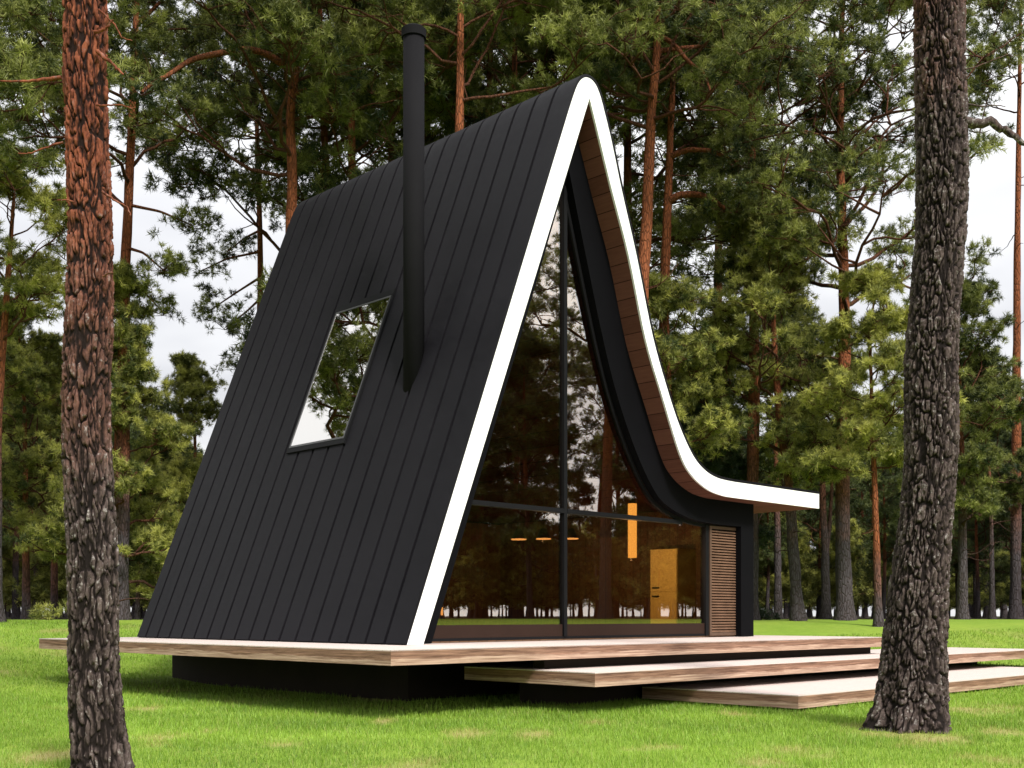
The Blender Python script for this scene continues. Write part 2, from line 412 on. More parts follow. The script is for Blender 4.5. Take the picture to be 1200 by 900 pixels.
def spaced(lo, hi, fine0, fine1, step, growth=1.25):
    a = list(np.arange(fine0, fine1+1e-6, step)); s = step; x = a[-1]
    while x < hi: s *= growth; x += s; a.append(x)
    s = step; x = a[0]
    while x > lo: s *= growth; x -= s; a.insert(0, x)
    return np.array(a)
gx = spaced(-1500, 1500, -13, 16, 0.13); gy = spaced(-1500, 1500, 5, 24, 0.13)
X, Y = np.meshgrid(gx, gy); X = X.ravel(); Y = Y.ravel()
Z = lawn_h(X, Y) + (fbm(X*1.3, Y*1.3, 0*X, 2, 3)-0.5)*0.03*np.clip((np.hypot(X-3, Y-11) < 30)*1.0, 0, 1)
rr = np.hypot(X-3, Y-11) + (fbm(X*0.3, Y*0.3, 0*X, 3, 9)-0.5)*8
nx, ny = len(gx), len(gy); ii = np.arange(nx*ny).reshape(ny, nx)
quads = np.stack([ii[:-1, :-1], ii[:-1, 1:], ii[1:, 1:], ii[1:, :-1]], -1).reshape(-1, 4)
near = (np.abs(X) < 20) & (Y > 4) & (Y < 30)
dry = np.zeros_like(X); dry[near] = dry_mask(X[near], Y[near])
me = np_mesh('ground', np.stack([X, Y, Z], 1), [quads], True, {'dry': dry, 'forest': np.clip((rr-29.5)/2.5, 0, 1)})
tag(link('ground', me, M['ground']), kind='structure')

# grass blades: one carpet of short lawn grass
def grass():
    pts = []
    for d0, d1, dens in ((6.5, 9, 1500), (9, 11, 2300), (11, 13.5, 1900), (13.5, 17, 1150), (17, 22, 560), (22, 30, 300)):
        k = 0.52; area = k*(d1*d1-d0*d0); n = int(area*dens)
        d = np.sqrt(rng.uniform(d0*d0, d1*d1, n)); x = rng.uniform(-k, k, n)*d
        pts.append(np.stack([x, d], 1))
    p = np.concatenate(pts); x, y = p[:, 0], p[:, 1]
    q = p - P0[:2]; u = q @ U[:2]; v = q @ V[:2]
    under = (u > 2.2) & (u < 10.2) & (v > 2.4) & (v < 9.3)
    deep = (u > 0.9) & (u < 11) & (v > 0.6) & (v < 9)
    dm = dry_mask(x, y)
    keep = ~under & ~(deep & (rng.random(len(x)) < 0.6)) & (rng.random(len(x)) > dm*0.75)
    x, y, dm = x[keep], y[keep], dm[keep]; n = len(x)
    z = lawn_h(x, y)
    tall = (0.028 + 0.034*rng.random(n)) * (0.7+0.7*fbm(x*2, y*2, 0*x, 2, 21)) * (1-0.35*dm) * np.where(y > 13.5, 1.15, 1)
    a = rng.uniform(0, 6.283, n); lean = rng.uniform(0.1, 0.75, n); wd = (0.0022+0.0016*rng.random(n)) * np.clip(y/9, 0.8, 2.4)
    b = a + rng.normal(1.57, 0.5, n)
    tip = np.stack([x+np.cos(a)*tall*lean, y+np.sin(a)*tall*lean, z+tall], 1)
    l = np.stack([x-np.cos(b)*wd, y-np.sin(b)*wd, z-0.004], 1); r = np.stack([x+np.cos(b)*wd, y+np.sin(b)*wd, z-0.004], 1)
    vs = np.stack([l, r, tip], 1).reshape(-1, 3)
    f = np.arange(3*n).reshape(n, 3)
    tint = np.clip(0.15+0.55*rng.random(n)+0.7*(fbm(x*0.9, y*0.9, 0*x, 3, 15)-0.5), 0, 1)
    dd = np.clip(dm*0.8 + (rng.random(n) < 0.05+0.5*dm)*0.5, 0, 1)
    me = np_mesh('lawn_grass', vs, [f], False, {'tint': np.repeat(tint, 3), 'dry': np.repeat(dd, 3)})
    tag(link('lawn_grass', me, M['grass']), 'short bright green lawn grass with dry straw patches', 'grass', kind='stuff')
grass()

# ------------------------------------------------------------------ the cabin (local axes: x along the front, y to the back)
ROT = math.atan2(U[1], U[0])
def place(u, v, z=0): return P0 + u*U + v*V + np.array([0, 0, z])

def catmull(pts, n=6):
    pts = np.array(pts, float); out = []
    for i in range(len(pts)-1):
        a = pts[max(i-1, 0)]; b = pts[i]; c = pts[i+1]; d = pts[min(i+2, len(pts)-1)]
        for k in range(n):
            t = k/n
            out.append(0.5*((2*b)+(-a+c)*t+(2*a-5*b+4*c-d)*t*t+(-a+3*b-3*c+d)*t**3))
    out.append(pts[-1]); return np.array(out)
outer = np.concatenate([[(1.478, 0.819)], catmull([(4.55, 8.643), (4.67, 8.93), (4.77, 9.12), (4.89, 9.235), (5.02, 9.265), (5.14, 9.225), (5.24, 9.11), (5.33, 8.93), (5.53, 8.45), (5.77, 7.77), (6.13, 6.84), (6.53, 5.66), (6.93, 4.83), (7.25, 4.29), (7.6, 3.865), (7.93, 3.65), (8.28, 3.55), (8.7, 3.522), (9.2, 3.52)], 5), [(11.62, 3.52)]])
inner = np.concatenate([[(1.75, 0.819)], [(5.012, 8.967)], catmull([(5.015, 8.96), (5.19, 8.54), (5.525, 7.73), (5.935, 6.80), (6.35, 5.58), (6.79, 4.71), (7.245, 3.86), (7.55, 3.54), (7.98, 3.335), (8.43, 3.255), (8.9, 3.243), (9.3, 3.243)], 5), [(11.62, 3.243)]])
VF, VB = 1.52, 8.82

def offset(poly, d):
    """push a contour to its left by d"""
    t = np.gradient(poly, axis=0); t[0] = poly[1]-poly[0]; t[-1] = poly[-1]-poly[-2]
    t /= np.linalg.norm(t, axis=1)[:, None]
    return poly + np.stack([-t[:, 1], t[:, 0]], 1)*d

def strip(bm, c0, c1, v0, v1, uvl=None):
    """solid sheet between contours c0 and c1 from v0 to v1, uv = (arc length, v)"""
    n = len(c0); s = np.concatenate([[0], np.cumsum(np.linalg.norm(np.diff(c0, axis=0), axis=1))])
    g = [[bm.verts.new((c[i][0], v, c[i][1])) for i in range(n)] for c in (c0, c1) for v in (v0, v1)]
    def quad(a, b, c, d, uvs):
        f = bm.faces.new((a, b, c, d))
        if uvl:
            for lp, q in zip(f.loops, uvs): lp[uvl].uv = q
    for i in range(n-1):
        q = [(s[i], v0), (s[i+1], v0), (s[i+1], v1), (s[i], v1)]
        quad(g[0][i], g[0][i+1], g[1][i+1], g[1][i], q); quad(g[2][i], g[2][i+1], g[3][i+1], g[3][i], q)
        quad(g[0][i], g[0][i+1], g[2][i+1], g[2][i], q); quad(g[1][i], g[1][i+1], g[3][i+1], g[3][i], q)
    for i in (0, n-1): quad(g[0][i], g[1][i], g[3][i], g[2][i], [(s[i], v0), (s[i], v1), (s[i], v1), (s[i], v0)])

cabin = empty('cabin', place(0, 0), ROT)
tag(cabin, 'black A-frame cabin with one steep slope, one sweeping curved slope and white trim', 'cabin')

# roof: dark underlay with raised standing panels, a curved sheet from the left foot to the eave
bm = bmesh.new(); strip(bm, outer, offset(outer, 0.012), VF+0.003, VB)
skin0 = offset(outer, 0.012)
edges = [VF-0.004] + [1.936+0.411*k for k in range(17)] + [VB+0.004]
o1, o2 = offset(outer, 0.013), offset(outer, 0.045)
for k in range(len(edges)-1):
    strip(bm, o1, o2, edges[k]+(0.028 if k else 0), edges[k+1]-(0.028 if k < len(edges)-2 else 0))
roof = link('roof', bm_mesh('roof', bm), M['roof'], cabin)
bm = bmesh.new(); strip(bm, outer[:-1]*1.0, np.array([inner[min(int(round(i*(len(inner)-1)/(len(outer)-2))), len(inner)-1)] for i in range(len(outer)-1)]), VF+0.05, VB-0.05); bm.free()
def fascia(v0, v1):
    poly = [tuple(p) for p in outer] + [tuple(p) for p in inner[::-1]]
    return prism('fascia', poly, v0, v1, M['white'], roof)
fascia(VF, VF+0.035); fascia(VB-0.035, VB)
link('eave_board', (lambda b: (box(b, 11.60, 11.622, VF+0.036, VB-0.036, 3.244, 3.52), bm_mesh('eave_board', b))[1])(bmesh.new()), M['white'], roof)
bm = bmesh.new(); uvl = bm.loops.layers.uv.new('UVMap')
strip(bm, inner[:2], offset(inner[:2], 0.02), VF+0.036, VB-0.036, uvl)
strip(bm, inner[2:], offset(inner[2:], 0.02), VF+0.036, VB-0.036, uvl)
link('soffit', bm_mesh('soffit', bm), M['soffit'], roof)

# skylight: curb, trim and pane on the steep slope
sl = np.array([3.191, 8.131]); sl = sl/np.linalg.norm(sl); nrm = np.array([-sl[1], sl[0]])
def slope(u, off):
    z = 0.815+(u-1.478)*8.131/3.191
    return np.array([u, z]) + nrm*off
def slab(bm, u0, u1, v0, v1, o0, o1):
    p = [slope(u0, o0), slope(u1, o0), slope(u1, o1), slope(u0, o1)]
    a = [bm.verts.new((q[0], v0, q[1])) for q in p]; b = [bm.verts.new((q[0], v1, q[1])) for q in p]
    for f in ((a[0], a[1], a[2], a[3]), (b[0], b[1], b[2], b[3])): bm.faces.new(f)
    for i in range(4): j = (i+1) % 4; bm.faces.new((a[i], a[j], b[j], b[i]))
SU0, SU1, SV0, SV1 = 2.665, 3.643, 4.41, 5.94
bm = bmesh.new()
slab(bm, SU0-0.01, SU0+0.02, SV0-0.02, SV1+0.02, 0.03, 0.075); slab(bm, SU1-0.02, SU1+0.02, SV0-0.02, SV1+0.02, 0.03, 0.08)
slab(bm, SU0+0.021, SU1-0.021, SV0-0.02, SV0+0.02, 0.03, 0.075); slab(bm, SU0+0.021, SU1-0.021, SV1-0.02, SV1+0.02, 0.03, 0.075)
slab(bm, SU0+0.022, SU1-0.022, SV0+0.021, SV1-0.021, 0.03, 0.05)
skf = link('skylight', bm_mesh('skylight', bm), M['frame'], roof)
bm = bmesh.new()
for a in ((SU0+0.022, SU0+0.034, SV0+0.022, SV1-0.022), (SU1-0.034, SU1-0.022, SV0+0.022, SV1-0.022), (SU0+0.035, SU1-0.035, SV0+0.022, SV0+0.05), (SU0+0.035, SU1-0.035, SV1-0.05, SV1-0.022)):
    slab(bm, *a, 0.052, 0.079)
link('trim', bm_mesh('trim', bm), M['steel'], cabin).parent = skf
bm = bmesh.new(); slab(bm, SU0+0.036, SU1-0.036, SV0+0.052, SV1-0.052, 0.066, 0.074)
link('pane', bm_mesh('pane', bm), M['skyglass'], skf)

# chimney flue piercing the slope
bm = bmesh.new(); cyl(bm, (3.03, 3.25, 4.15), (3.03, 3.25, 9.86), 0.158, 0.158, 40)
ch = link('chimney', bm_mesh('chimney', bm, True), M['flue'], cabin)
bm = bmesh.new(); cyl(bm, (3.03, 3.25, 9.78), (3.03, 3.25, 9.90), 0.182, 0.186, 40); cyl(bm, (3.03, 3.25, 9.90), (3.03, 3.25, 9.93), 0.186, 0.15, 40)
link('chimney_cap', bm_mesh('chimney_cap', bm), M['flue'], ch)
for p in ch.data.polygons: p.use_smooth = len(p.vertices) == 4

# walls
glass_r = catmull([(4.99, 8.0), (5.37, 6.80), (5.79, 5.54), (6.14, 4.69), (6.61, 3.86), (7.07, 3.28), (7.43, 3.04), (8.05, 2.87), (8.75, 2.815), (9.6, 2.81)], 5)
insoff = offset(inner, -0.004)
k9 = [tuple(p) for p in insoff[2:] if p[0] < 9.95]
wallp = [(1.765, 0.82), (5.012, 8.945)] + k9[1:] + [(10.0, 3.239), (10.0, 0.82), (9.6, 0.82)] + [tuple(p) for p in glass_r[::-1]] + [(2.235, 0.82)]
prism('front_wall', wallp, 1.92, 2.06, M['black'], cabin)
boxes('side_wall', [(9.72, 10.0, 2.063, 8.45, 0.82, 3.236)], M['black'], cabin)
back = [(1.765, 0.82), (5.012, 8.945)] + k9[1:] + [(9.71, 3.239), (9.71, 0.82)]
prism('back_wall', back, 8.30, 8.45, M['black'], cabin)
def uvbox(name, u0, u1, v0, v1, z0, z1, mat, parent, across='v'):
    bm = bmesh.new(); uvl = bm.loops.layers.uv.new('UVMap'); box(bm, u0, u1, v0, v1, z0, z1)
    for f in bm.faces:
        nx_ = abs(f.normal.x); nz_ = abs(f.normal.z)
        for lp in f.loops:
            c = lp.vert.co
            lp[uvl].uv = ((c.y, c.z) if nx_ > 0.5 else (c.x, c.z)) if nz_ < 0.5 else ((c.y, c.x) if across == 'v' else (c.x, c.y))
    return link(name, bm_mesh(name, bm), mat, parent)
uvbox('floor', 1.9, 9.7, 2.07, 8.29, 0.822, 0.842, M['floor'], cabin)
uvbox('wall_lining', 9.69, 9.715, 2.07, 8.29, 0.845, 3.22, M['floor'], cabin)
uvbox('rear_lining', 2.6, 9.68, 8.26, 8.29, 0.845, 3.20, M['floor'], cabin)

# glazing
def clip(poly, axis, val, keep_less):
    out = []
    for i in range(len(poly)):
        a, b = poly[i], poly[(i+1) % len(poly)]
        ia = (a[axis] <= val) == keep_less; ib = (b[axis] <= val) == keep_less
        if ia: out.append(a)
        if ia != ib:
            t = (val-a[axis])/(b[axis]-a[axis]); out.append((a[0]+t*(b[0]-a[0]), a[1]+t*(b[1]-a[1])))
    return out
gp = [(2.12, 0.82), (4.99, 8.0)] + [tuple(p) for p in glass_r[1:]] + [(9.6, 0.82)]
gp = clip(gp, 0, 8.74, True)
GV = 2.08
win = prism('window_frame', [(2.13, 0.843), (4.98, 7.97), (5.02, 7.88), (2.185, 0.88), (8.74, 0.88), (8.74, 0.843)], GV-0.018, GV+0.05, M['frame'], cabin)
fr_c = offset(glass_r, 0.0); fr_i = offset(glass_r, -0.055)
bm = bmesh.new(); strip(bm, fr_c[1:], fr_i[1:], GV-0.018, GV+0.05)
link('curved_frame', bm_mesh('curved_frame', bm), M['frame'], win)
boxes('mullion', [(5.015, 5.085, GV-0.04, GV+0.08, 0.881, 7.80)], M['frame'], win)
boxes('transom', [(2.98, 5.014, GV-0.045, GV+0.075, 2.77, 2.84), (5.086, 8.0, GV-0.045, GV+0.075, 2.77, 2.84)], M['frame'], win)
boxes('door_post', [(8.69, 8.78, GV-0.04, GV+0.075, 0.845, 2.80)], M['frame'], win)
boxes('added_glass_band', [(2.27, 5.004, GV-0.012, GV+0.04, 0.881, 1.065), (5.096, 8.688, GV-0.012, GV+0.04, 0.881, 1.065)], M['glass_band'], win)  # opaque panels added to imitate the brown band seen in the glass
for kl in (True, False):
    for kz in (True, False):
        pp = clip(clip(gp, 0, 5.05, kl), 1, 2.80, kz)
        prism('pane', pp, GV+0.008, GV+0.020, M['glass'], win)
# slatted timber shutter at the right end of the glazing
sh = boxes('slatted_shutter', [(8.80, 8.85, 2.03, 2.09, 0.845, 2.79), (9.72, 9.77, 2.03, 2.09, 0.845, 2.79), (8.851, 9.719, 2.03, 2.09, 2.74, 2.79), (8.851, 9.719, 2.03, 2.09, 0.845, 0.90)], M['slatframe'], cabin)
bm = bmesh.new()
for i in range(37):
    z = 0.925 + i*0.0494; vv = box(bm, 8.851, 9.719, 2.035, 2.075, z-0.011, z+0.011)
    for q in vv: q.co.z += (q.co.y-2.055)*0.35
link('slats', bm_mesh('slats', bm), M['slat'], sh)
boxes('backing', [(8.80, 9.71, 2.094, 2.11, 0.845, 2.80)], M['black'], sh)

# ------------------------------------------------------------------ deck and floating platforms
def uv_slab(name, u0, u1, v0, v1, z0, z1, mat, parent):
    bm = bmesh.new(); uvl = bm.loops.layers.uv.new('UVMap'); box(bm, u0, u1, v0, v1, z0, z1)
    bm.faces.ensure_lookup_table()
    for f in bm.faces:
        f.normal_update()
        for lp in f.loops:
            c = lp.vert.co
            lp[uvl].uv = (c.x+3 if abs(f.normal.y) > 0.5 else c.y*1.13+41, c.z-z0) if abs(f.normal.z) < 0.5 else (c.x, c.y)
    return link(name, bm_mesh(name, bm), mat, parent)
def platform(name, label, u0, u1, v0, v1, ztop, th, supports, cat):
    e = empty(name, place(0, 0), ROT); tag(e, label, cat)
    uv_slab('edge_board', u0, u1, v0, v1, ztop-th, ztop-0.012, M['edge'], e)
    boxes('top_boards', [(u0, u1, v0, v1, ztop-0.0115, ztop)], M['deck'], e)
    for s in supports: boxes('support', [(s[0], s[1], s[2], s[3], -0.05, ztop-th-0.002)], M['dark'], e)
    return e
dk = platform('deck', 'wide pale timber deck with thick brown edge carrying the black cabin', 0, 11.31, 0, 9.46, DECK, 0.171, [(2.3, 10.9, 2.5, 9.2), (10.902, 11.22, 1.9, 8.5)], 'deck')
boxes('shade_strip', [(2.7, 11.22, 0.25, 0.45, 0.519, 0.6425)], M['dark'], dk)  # added dark strip that makes the gap under the deck read as shade
platform('platform_step', 'upper floating timber step just below the deck edge', 2.41, 16.2, -0.86, 1.45, 0.515, 0.171, [(3.2, 16.0, 0.35, 1.2)], 'step')
platform('platform_step', 'lowest floating timber step nearest the lawn, beside the thick right trunk', 4.62, 14.6, -2.27, 0.2, 0.205, 0.165, [(5.3, 14.4, -1.5, -0.6)], 'step')

# ------------------------------------------------------------------ things seen through the glass
def local(name, u, v, z=0):
    return empty(name, place(u, v, z), ROT)
kc = local('kitchen_cabinet', 9.40, 3.30, 0.842); tag(kc, 'tall ochre cabinet glowing behind the lower right glass pane', 'cabinet')
boxes('body', [(-0.275, 0.285, -0.31, 0.31, 0.06, 1.60)], M['cab'], kc); boxes('foot', [(-0.25, 0.27, -0.29, 0.29, 0.0, 0.059)], M['metal'], kc)
for z0, z1, hz in ((0.065, 0.795, 0.72), (0.805, 1.595, 0.88)):
    d = boxes('door', [(-0.298, -0.277, -0.305, 0.305, z0, z1)], M['cab'], kc, 0.004)
    boxes('handle', [(-0.325, -0.2985, 0.10, 0.25, hz-0.012, hz+0.012)], M['metal'], d)
def pendant(u, v, z, label, top):
    e = local('pendant_lamp', u, v, z); tag(e, label, 'lamp', 'disc lamps over the table')
    bm = bmesh.new(); cyl(bm, (0, 0, 0.012), (0, 0, 0.20), 0.145, 0.05, 28); link('lamp_shade', bm_mesh('lamp_shade', bm), M['metal'], e)
    bm = bmesh.new(); cyl(bm, (0, 0, -0.006), (0, 0, 0.011), 0.14, 0.14, 28); link('light_disc', bm_mesh('light_disc', bm), M['glow'], e)
    bm = bmesh.new(); cyl(bm, (0, 0, 0.2005), (0, 0, top-z), 0.006, 0.006, 6); link('cord', bm_mesh('cord', bm), M['metal'], e)
for i, u in enumerate((6.99, 7.65, 8.42)):
    pendant(u, 5.0, 2.60+0.04*i, ['left pendant lamp of three with a thin glowing rim behind the glass', 'middle pendant lamp of three beside the window mullion', 'right pendant lamp of three, right of the window mullion'][i], [4.2, 3.46, 3.24][i])
e = local('tube_lamp', 7.83, 3.0, 2.22); tag(e, 'tall amber box lamp hanging across the window transom', 'lamp')
boxes('lamp_shade', [(-0.055, 0.055, -0.055, 0.055, 0, 0.96)], M['glowsoft'], e); boxes('ceiling_mount', [(-0.03, 0.03, -0.03, 0.03, 0.961, 1.15)], M['metal'], e)
def bulb(name, u, v, z, watts):
    l = bpy.data.lights.new(name, 'POINT'); l.energy = watts; l.color = (1.0, 0.76, 0.48); l.shadow_soft_size = 0.02
    o = bpy.data.objects.new(name, l); C.objects.link(o); o.location = place(u, v, z)
bulb('bulb', 7.65, 5.0, 2.60, 30); bulb('bulb', 7.83, 3.0, 2.19, 36)
e = local('stick_lamp', 4.24, 4.0, 0.842); tag(e, 'slim glowing stick lamp low behind the left end of the glass', 'lamp')
bm = bmesh.new(); cyl(bm, (0, 0, 0), (0, 0, 0.03), 0.09, 0.09); cyl(bm, (0, 0, 0.0305), (0, 0, 0.36), 0.012, 0.012, 10); link('stand', bm_mesh('stand', bm), M['metal'], e)
bm = bmesh.new(); cyl(bm, (0, 0, 0.361), (0, 0, 0.49), 0.018, 0.018, 12); link('light_tube', bm_mesh('light_tube', bm), M['glow'], e)

# ------------------------------------------------------------------ pines
def tube(path, rad, n=9, rough=0.0, seed=0, flare=0.0):
    """returns verts, quads of a tube along path (K,3)"""
    path = np.asarray(path, float); rad = np.asarray(rad, float); K = len(path)
    t = np.gradient(path, axis=0); t /= np.linalg.norm(t, axis=1)[:, None]+1e-9
    ref = np.array([0.31, 0.95, 0.05]); ref = ref if abs(t[0] @ ref) < 0.9 else np.array([1, 0, 0.])
    b = np.cross(t, ref); b /= np.linalg.norm(b, axis=1)[:, None]+1e-9; c = np.cross(t, b)
    a = np.linspace(0, 2*np.pi, n, endpoint=False)
    rr_ = rad[:, None]*np.ones(n)
    if rough: rr_ = rr_*(1+rough*(vnoise(np.cos(a)[None, :]*2+5, np.sin(a)[None, :]*2+5, np.arange(K)[:, None]*0.6, seed)-0.5)*2)
    v = path[:, None, :] + rr_[..., None]*(np.cos(a)[None, :, None]*b[:, None, :] + np.sin(a)[None, :, None]*c[:, None, :])
    i = np.arange(K*n).reshape(K, n)
    q = np.stack([i[:-1], np.roll(i[:-1], -1, 1), np.roll(i[1:], -1, 1), i[1:]], -1).reshape(-1, 4)
    return v.reshape(-1, 3), q

class Acc:
    def __init__(s): s.v = []; s.q = []; s.n = 0; s.a = []; s.twig = 0.0
    def add(s, vq):
        v, q = vq; s.v.append(v); s.q.append(q+s.n); s.n += len(v); s.a.append(np.full(len(v), s.twig))
    def mesh(s, name, smooth=True): return np_mesh(name, np.concatenate(s.v), [np.concatenate(s.q)], smooth, {'twig': np.concatenate(s.a)})

def unit(v): return v/(np.linalg.norm(v, axis=-1, keepdims=True)+1e-9)

def tufts(rng, pos, axis, tint, n, length, width, spread=1.0):
    T = len(pos)
    rnd = unit(rng.normal(size=(T, n, 3)))
    d = unit(axis[:, None, :]*rng.uniform(0.15, 1.5, (T, n, 1)) + rnd*spread)
    L = length*rng.uniform(0.65, 1.15, (T, n, 1))
    base = pos[:, None, :] + axis[:, None, :]*(rng.uniform(-0.45, 0.15, (T, n, 1))*length)
    side = unit(np.cross(d, unit(rng.normal(size=(T, n, 3)))))*width*0.5
    v = np.stack([base-side, base+side, base+d*L], 2).reshape(-1, 3)
    f = np.arange(T*n*3).reshape(-1, 3)
    tn = np.clip(tint[:, None]+rng.normal(0, 0.10, (T, n)), 0, 1)
    return v, f, np.repeat(tn.ravel(), 3)

def wiggle(rng, p0, d0, L, k=8, bend=0.25, rise=0.1):
    p = [np.array(p0, float)]; d = unit(np.array(d0, float)); st = L/(k-1)
    for i in range(k-1):
        d = unit(d + rng.normal(0, bend, 3)*np.array([1, 1, 0.7]) + np.array([0, 0, rise])); p.append(p[-1]+d*st)
    return np.array(p)

def build_pine(rng, H, r0, hb, RM, nl, profile, trunk=None, padr=0.84, dens=8.8, clump=0.32, ntuft=9, tlen=0.17, twid=0.019, nn=13, droop=0.0, elev=(0.1, 0.9), extra=(), flat=0.46, dead=6, trunk_n=12, flare=1.6, rise=0.05, subs=4, sector=None):
    """trunk: (K,3) path relative to the base. Returns trunk, branch and crown meshes"""
    if trunk is None:
        K = 14; zz = np.linspace(-0.15, H, K); ph = rng.uniform(0, 6.28, 2); am = rng.uniform(0.1, 0.28)*H/15
        trunk = np.stack([am*np.sin(zz/H*4+ph[0])-am*np.sin(ph[0]), am*np.sin(zz/H*3.1+ph[1])-am*np.sin(ph[1]), zz], 1)
    zt = trunk[:, 2]
    fine = np.linspace(zt[0], zt[-1], 48); tp = np.stack([np.interp(fine, zt, trunk[:, 0]), np.interp(fine, zt, trunk[:, 1]), fine], 1)
    for k in range(2): tp[1:-1, :2] = (tp[:-2, :2]+2*tp[1:-1, :2]+tp[2:, :2])/4
    rad = r0*(1-0.80*np.clip(fine/H, 0, 1)**1.15); rad = rad*(1+(flare-1)*np.exp(-np.clip(fine, 0, None)/0.28))
    at = Acc(); at.add(tube(tp, rad, trunk_n, 0.10, int(rng.integers(999))))
    def tpos(z): return np.array([np.interp(z, fine, tp[:, 0]), np.interp(z, fine, tp[:, 1]), z])
    def trad(z): return float(np.interp(z, fine, rad))
    br = at; br.twig = 0.8; pads = []
    az = rng.uniform(0, 6.28)
    for i in range(nl):
        t = (i+rng.uniform(0.1, 0.9))/nl; z = hb+(H*0.985-hb)*t; az += 2.4+rng.normal(0, 0.35)
        if sector is not None and i % 2 == 0: az = sector+rng.normal(0, 0.5)
        L = RM*profile(t)*rng.uniform(0.7, 1.12); e = elev[0]+(elev[1]-elev[0])*t+rng.normal(0, 0.1)
        d = np.array([math.cos(az)*math.cos(e), math.sin(az)*math.cos(e), math.sin(e)])
        p = wiggle(rng, tpos(z), d, L, 12, 0.30, (rise-droop)*0.8)
        rb = min(trad(z)*0.45, 0.010+0.018*L); br.add(tube(p, np.linspace(rb, rb*0.25, 12), 6))
        pads.append((p[-1], padr*rng.uniform(0.7, 1.1)))
        for s in range(subs):
            for sd in (-1, 1):
                if rng.random() < 0.15: continue
                k = int(rng.integers(4, 11)); out = unit(p[k]-p[k-1]); sidev = unit(np.cross(out, [0, 0, 1.]))*sd
                q = wiggle(rng, p[k], out*0.6+sidev*0.8+np.array([0, 0, 0.15-droop]), L*rng.uniform(0.22, 0.45), 7, 0.30, rise-droop)
                br.add(tube(q, np.linspace(rb*0.5, rb*0.15, 7), 4)); pads.append((q[-1], padr*rng.uniform(0.55, 1.05)))
    pads.append((tpos(H), padr*0.8))
    for path, r_a in extra:                                     # particular boughs
        path = np.asarray(path, float); path[0] = tpos(path[0, 2]); s = np.linspace(0, 1, len(path)); f = np.linspace(0, 1, 22)
        pf = np.stack([np.interp(f, s, path[:, j]) for j in range(3)], 1)
        for k in range(2): pf[1:-1] = (pf[:-2]+2*pf[1:-1]+pf[2:])/4
        br.twig = 0.25; br.add(tube(pf, np.linspace(r_a, r_a*0.4, 22), 8)); br.twig = 0.85; pads.append((pf[-1], padr)); pads.append((pf[-5]+rng.normal(0, 0.3, 3), padr*0.8))
    for i in range(dead):                                       # bare snags below the crown
        z = rng.uniform(hb*0.55, hb*1.25); a = rng.uniform(0, 6.28)
        p = wiggle(rng, tpos(z), (math.cos(a), math.sin(a), rng.uniform(-0.3, 0.3)), rng.uniform(0.5, 1.7), 7, 0.42, -0.03); br.add(tube(p, np.linspace(0.022, 0.006, 7), 5))
    P, Ax, Ti = [], [], []
    for c, a in pads:
        m = max(3, int(dens*(a/0.6)**2)); q = unit(rng.normal(size=(m, 3)))*rng.uniform(0.2, 1.0, (m, 1))**0.5
        q[:, 2] = np.where(q[:, 2] < 0, q[:, 2]*0.5, q[:, 2])
        asp = np.array([a*rng.uniform(0.8, 1.35), a*rng.uniform(0.8, 1.35), a*flat])
        cc = c + q*asp + np.array([0, 0, a*0.1]); cc += (rng.random((m, 1)) < 0.12)*rng.normal(0, a*0.4, (m, 3))
        cr = clump*rng.uniform(0.65, 1.25, (m, 1)); k = ntuft
        d = unit(rng.normal(size=(m, k, 3)) + np.array([0, 0, 0.55-droop*5]) + 0.35*q[:, None, :])
        pos = cc[:, None, :] + d*(cr*0.55)[:, None, :]*rng.uniform(0.5, 1.1, (m, k, 1)); ct = rng.normal(0.46, 0.27, (m, 1))+rng.normal(0, 0.12)
        P.append(pos.reshape(-1, 3)); Ax.append(d.reshape(-1, 3)); Ti.append(np.clip(ct+rng.normal(0, 0.12, (m, k)), 0, 1).ravel())
        for s in range(m):
            if s % 2 == 0: br.add(tube(np.array([c-np.array([0, 0, a*0.1]), (c+cc[s])/2+rng.normal(0, 0.04, 3), cc[s]]), [0.012, 0.009, 0.005], 3))
    v, f, tn = tufts(rng, np.concatenate(P), np.concatenate(Ax), np.concatenate(Ti), nn, tlen, twid)
    return at.mesh('trunk'), None, np_mesh('crown', v, [f], False, {'tint': tn})

def pine(name, loc, meshes, bark, needle, label, group=None, rz=0.0, sc=1.0, parts=True):
    e = empty(name, loc, rz); e.scale = (sc, sc, sc); tag(e, label, 'tree', group)
    link('trunk', meshes[0], bark, e)
    link('crown', meshes[2], needle, e)
    return e

umb = lambda t: 0.55+0.75*math.sin(math.pi*min(1, t*0.9+0.18))*(1-0.35*t)      # broad rounded crown of an old pine
cone = lambda t: 1.0-0.85*t                                                     # young pine
dome = lambda t: math.sqrt(max(0.02, 1-(max(0, t-0.25)/0.78)**2))*(0.75+min(t, 0.25))

def px_path(pts, depth, base_xy, dy=0.0):
    """a bend of the real trunk: positions on the plane at that distance, relative to the base"""
    return np.array([(bearing(x, depth)-base_xy[0], dy*i/max(1, len(pts)-1), height(y, depth)-base_xy[2]) for i, (x, y) in enumerate(pts)])

